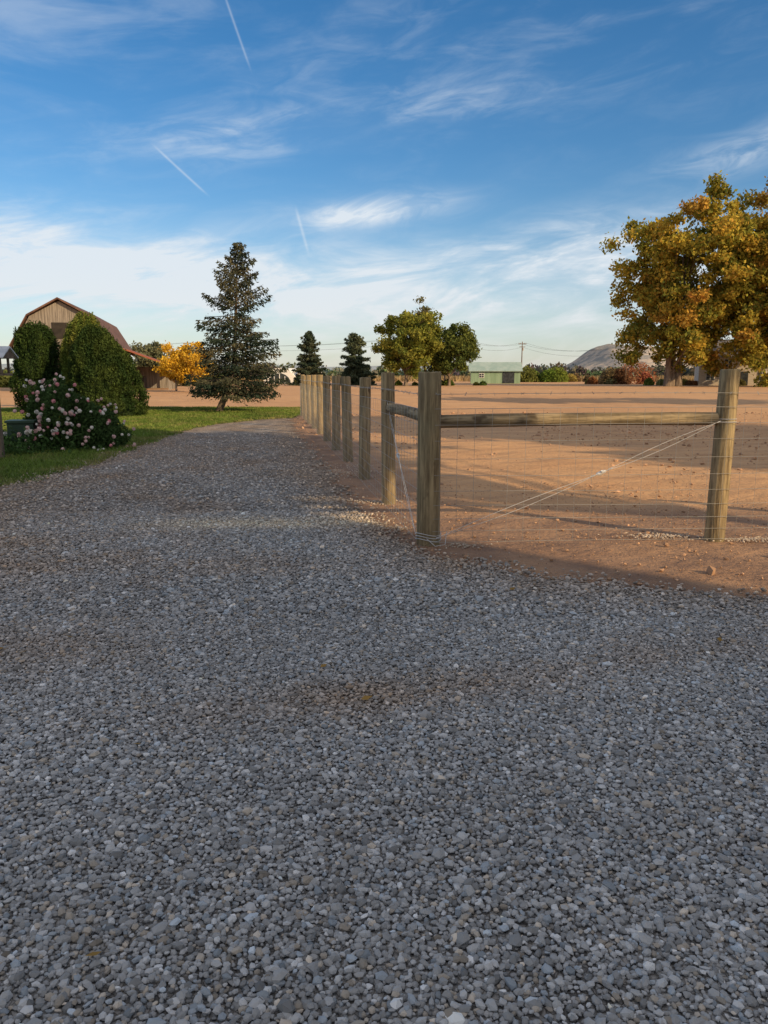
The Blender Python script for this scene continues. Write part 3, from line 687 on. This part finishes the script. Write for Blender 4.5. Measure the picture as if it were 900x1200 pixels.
# ------------------------------------------------------------------ fence
WOOD,b=newmat('treated_post_wood')
v=objco((1,1,.07)); n_=noise(v,26,5,.7); nb_=noise(objco(),2.2,4,.6); kn=noise(objco((1,1,.4)),11,2,.5); st=noise(objco((1,1,.25)),5,4,.6)
c=mix(smooth(n_,.35,.68),(.14,.10,.055),(.41,.315,.18)); c=mix(smooth(nb_,.4,.7)*.5,c,(.22,.20,.12)); c=mix(smooth(st,.5,.7)*.55,c,(.13,.10,.065)); c=mix(smooth(kn,.66,.74)*.8,c,(.07,.04,.02))
L(c,b.inputs['Base Color']); b.inputs['Roughness'].default_value=.85; bump(b,n_,.012)
RAILW,b=newmat('rail_wood')
v=objco((.07,1,1)); n_=noise(v,26,5,.7); kn=noise(objco((.5,1,1)),8,2,.5)
c=mix(smooth(n_,.35,.68),(.13,.10,.06),(.37,.29,.18)); c=mix(smooth(kn,.62,.72)*.8,c,(.07,.045,.025))
L(c,b.inputs['Base Color']); b.inputs['Roughness'].default_value=.85; bump(b,n_,.012)
WIRE=M('galvanised_wire',(.30,.30,.29),(.40,.40,.38),5,rough=.5,metal=.35)
CABLE=M('brace_cable',(.50,.51,.52),(.62,.62,.62),5,rough=.4,metal=.25)
fence=empty('farm_fence')
c0=np.array((.40,6.80)); d1=np.array((-.155,1.)); d2=np.array((2.67,.19)); L2=np.linalg.norm(d2); u2=d2/L2; u1=d1/np.linalg.norm(d1)
posts=[(c0,.103,1.53)]
for i in range(1,11): 
    yy=6.8+2.22*i; posts.append((c0+d1*(yy-6.8),.085 if i>1 else .078,1.5+rng.uniform(-.03,.04)))
posts.append((c0+d2,.085,1.555))
for k in range(2,7): posts.append((c0+u2*(L2+2.9*(k-1)),.085,1.5+rng.uniform(-.03,.04)))
for i,(p,r,hh) in enumerate(posts):
    mb=MB(); lx,ly=rng.normal(0,.012,2); 
    if i==11: lx=.02
    if i==0: lx=.0
    zs=np.array([-.3,0,.3,.6,.9,1.2,hh-.012,hh]); 
    seg_=20; ph=rng.uniform(0,6,3)
    V=[];F=[]
    for j,z in enumerate(zs):
        for k in range(seg_):
            t=2*math.pi*k/seg_; rr=r*(1.04-.05*z/1.5)*(1+.022*math.sin(2*t+ph[0])+.015*math.sin(3*t+ph[1]+z)+.008*math.sin(7*t+ph[2]))*(.93 if j==len(zs)-1 else 1)
            V.append((rr*math.cos(t)+lx*z,ly*z+rr*math.sin(t),z+(rng.normal(0,.002) if j>=6 else 0)))
    for j in range(len(zs)-1):
        for k in range(seg_): F.append((j*seg_+k,j*seg_+(k+1)%seg_,(j+1)*seg_+(k+1)%seg_,(j+1)*seg_+k))
    b0=len(V); V.append((lx*hh,ly*hh,hh)); 
    for k in range(seg_): F.append((b0-seg_+k,b0-seg_+(k+1)%seg_,b0))
    mb.add(V,F,0); o=mb.obj('post_%d'%i,[WOOD],fence,smooth=True,loc=(p[0],p[1],0))
    me=o.data
    sm=np.array([ (len(f.vertices)==4) for f in me.polygons]); me.polygons.foreach_set('use_smooth',sm)
def rail(name,a,b_,z1,z2,r):
    a=np.array((*a,z1));b_=np.array((*b_,z2)); Lr=np.linalg.norm(b_-a); mb=MB()
    mb.tube([(Lr*t,0,.010*math.sin(t*3.1)) for t in np.linspace(0,1,9)],[r*(1+.03*math.sin(9*t)) for t in np.linspace(0,1,9)],14,jit=.015)
    o=mb.obj(name,[RAILW],fence,smooth=True); o.location=a; d=(b_-a)/Lr; o.rotation_euler=(0,-math.asin(d[2]),math.atan2(d[1],d[0]))
rail('brace_rail_front',c0+u2*.09,c0+d2-u2*.07,1.10,1.115,.058)
rail('brace_rail_side',c0+u1*.08,c0+d1*2.22-u1*.06,1.13,1.13,.055)
def woven(name,a,u,length,off,seed):
    n=np.array((-u[1],u[0]))*off; mb=MB(); hs=[.03,.13,.24,.36,.49,.63,.78,.94,1.08,1.22]
    def pt(s,z): q=a+u*s+n; return (q[0],q[1],z+.006*math.sin(s*1.3+z*4))
    ss=np.linspace(0,length,int(length/.8)+1)
    for z in hs:
        mb.tube([pt(s,z) for s in ss],.0017 if z<1.2 else .0022,4,cap=False)
    for s in np.arange(.08,length,.152):
        mb.tube([pt(s+.003*math.sin(s*7),.03),pt(s,.62),pt(s+.004*math.sin(s*3),1.22)],.0013,4,cap=False)
    mb.obj(name,[WIRE],fence)
    mb=MB()
    for z in (1.345,):
        mb.tube([pt(s,z) for s in ss],.0022,4,cap=False)
        for s in np.arange(.05,length,.125):
            p=np.array(pt(s,z)); 
            for q in range(2):
                d=rng.normal(size=3); d/=np.linalg.norm(d); mb.tube([p-d*.018,p+d*.018],.0016,4,cap=False)
    mb.obj(name+'_barbed',[WIRE],fence)
woven('woven_wire_side',c0,u1,2.22*10*1.012,.098,1)
woven('woven_wire_front',c0,u2,17,-.105,2)
def cable(name,P1,P2,sep,ratchet=.6):
    mb=MB(); P1=np.array(P1);P2=np.array(P2); d=P2-P1
    ts=np.linspace(0,1,21)
    for sg in(-1,1):
        mb.tube([P1+d*t+np.array((0,0,sg*sep*math.sin(math.pi*min(1,t/ratchet) if t<ratchet else math.pi*(t-ratchet)/(1-ratchet))))+np.array((0,-.012*sg,-.025*math.sin(math.pi*t))) for t in ts],.0023,5,cap=False)
    pc=P1+d*ratchet+np.array((0,0,-.022)); uu=d/np.linalg.norm(d)
    mb.tube([pc-uu*.05,pc-uu*.03,pc+uu*.03,pc+uu*.05],[.006,.016,.016,.006],6); mb.tube([pc+np.array((0,-.025,.02)),pc+np.array((0,.02,-.02))],[.010,.010],6)
    for q in(-.09,-.07,.08,.1): mb.tube([pc+uu*q-uu*.006,pc+uu*q+uu*.006],[.008,.008],6)
    mb.obj(name,[CABLE],fence)
pr=c0+d2
cable('brace_cable_front',(c0[0]+.06,c0[1]-.10,.07),(pr[0]-.06,pr[1]-.09,1.10),.030,.58)
p2=c0+d1*2.22
cable('brace_cable_side',(c0[0]-.115,c0[1]+.0,.09),(p2[0]-.02,p2[1]-.08,1.20),.03,.55)
mb=MB()
for z in(.05,.075,.10):
    mb.tube([(c0[0]+.115*math.cos(t),c0[1]+.115*math.sin(t),z+.012*math.sin(t*2)) for t in np.linspace(0,2*math.pi,20)],.003,5,cap=False)
for z in(1.09,1.115):
    mb.tube([(pr[0]+.02+.092*math.cos(t),pr[1]+.092*math.sin(t),z) for t in np.linspace(0,2*math.pi,20)],.003,5,cap=False)
mb.tube([(c0[0]-.02,c0[1]-.116,.07),(c0[0]+.05,c0[1]-.2,.02),(c0[0]+.14,c0[1]-.17,.03),(c0[0]+.16,c0[1]-.05,.12)],.003,5,cap=False)
mb.obj('cable_wraps',[CABLE],fence)

# ------------------------------------------------------------------ litter on the gravel
def bits(name,pts,size,c,seed):
    Vv=[];K=[]
    for (x,y) in pts:
        a=rng.uniform(0,6.28); s=size*rng.uniform(.7,1.2); u=np.array((math.cos(a),math.sin(a),.15))*s; w_=np.array((-math.sin(a),math.cos(a),.25))*s*.6; p=np.array((x,y,.032))
        Vv+=[p-u,p-u*.2+w_,p+u,p-u*.1-w_*.9]; K.append(np.array(c)*rng.uniform(.8,1.15))
    np_mesh(name,np.array(Vv),np.arange(len(Vv)).reshape(-1,4),MAT_LEAF,col=np.repeat(np.array(K),4,0))
bits('paper_scraps',[(-1.35,5.42),(-1.24,5.46),(-1.37,5.38)],.028,(.8,.8,.77),1)
bits('fallen_leaves',[(-.31,3.75),(-.08,3.35),(1.9,4.15),(-1.95,3.95),(-2.2,4.4),(-1.8,4.2),(-2.1,4.0),(-1.0,2.9),(.9,5.2),(-.75,1.75),(2.2,5.0),(-3.1,6.0),(-2.7,5.2),(-3.3,5.6)],.026,(.38,.24,.08),2)
print('done')
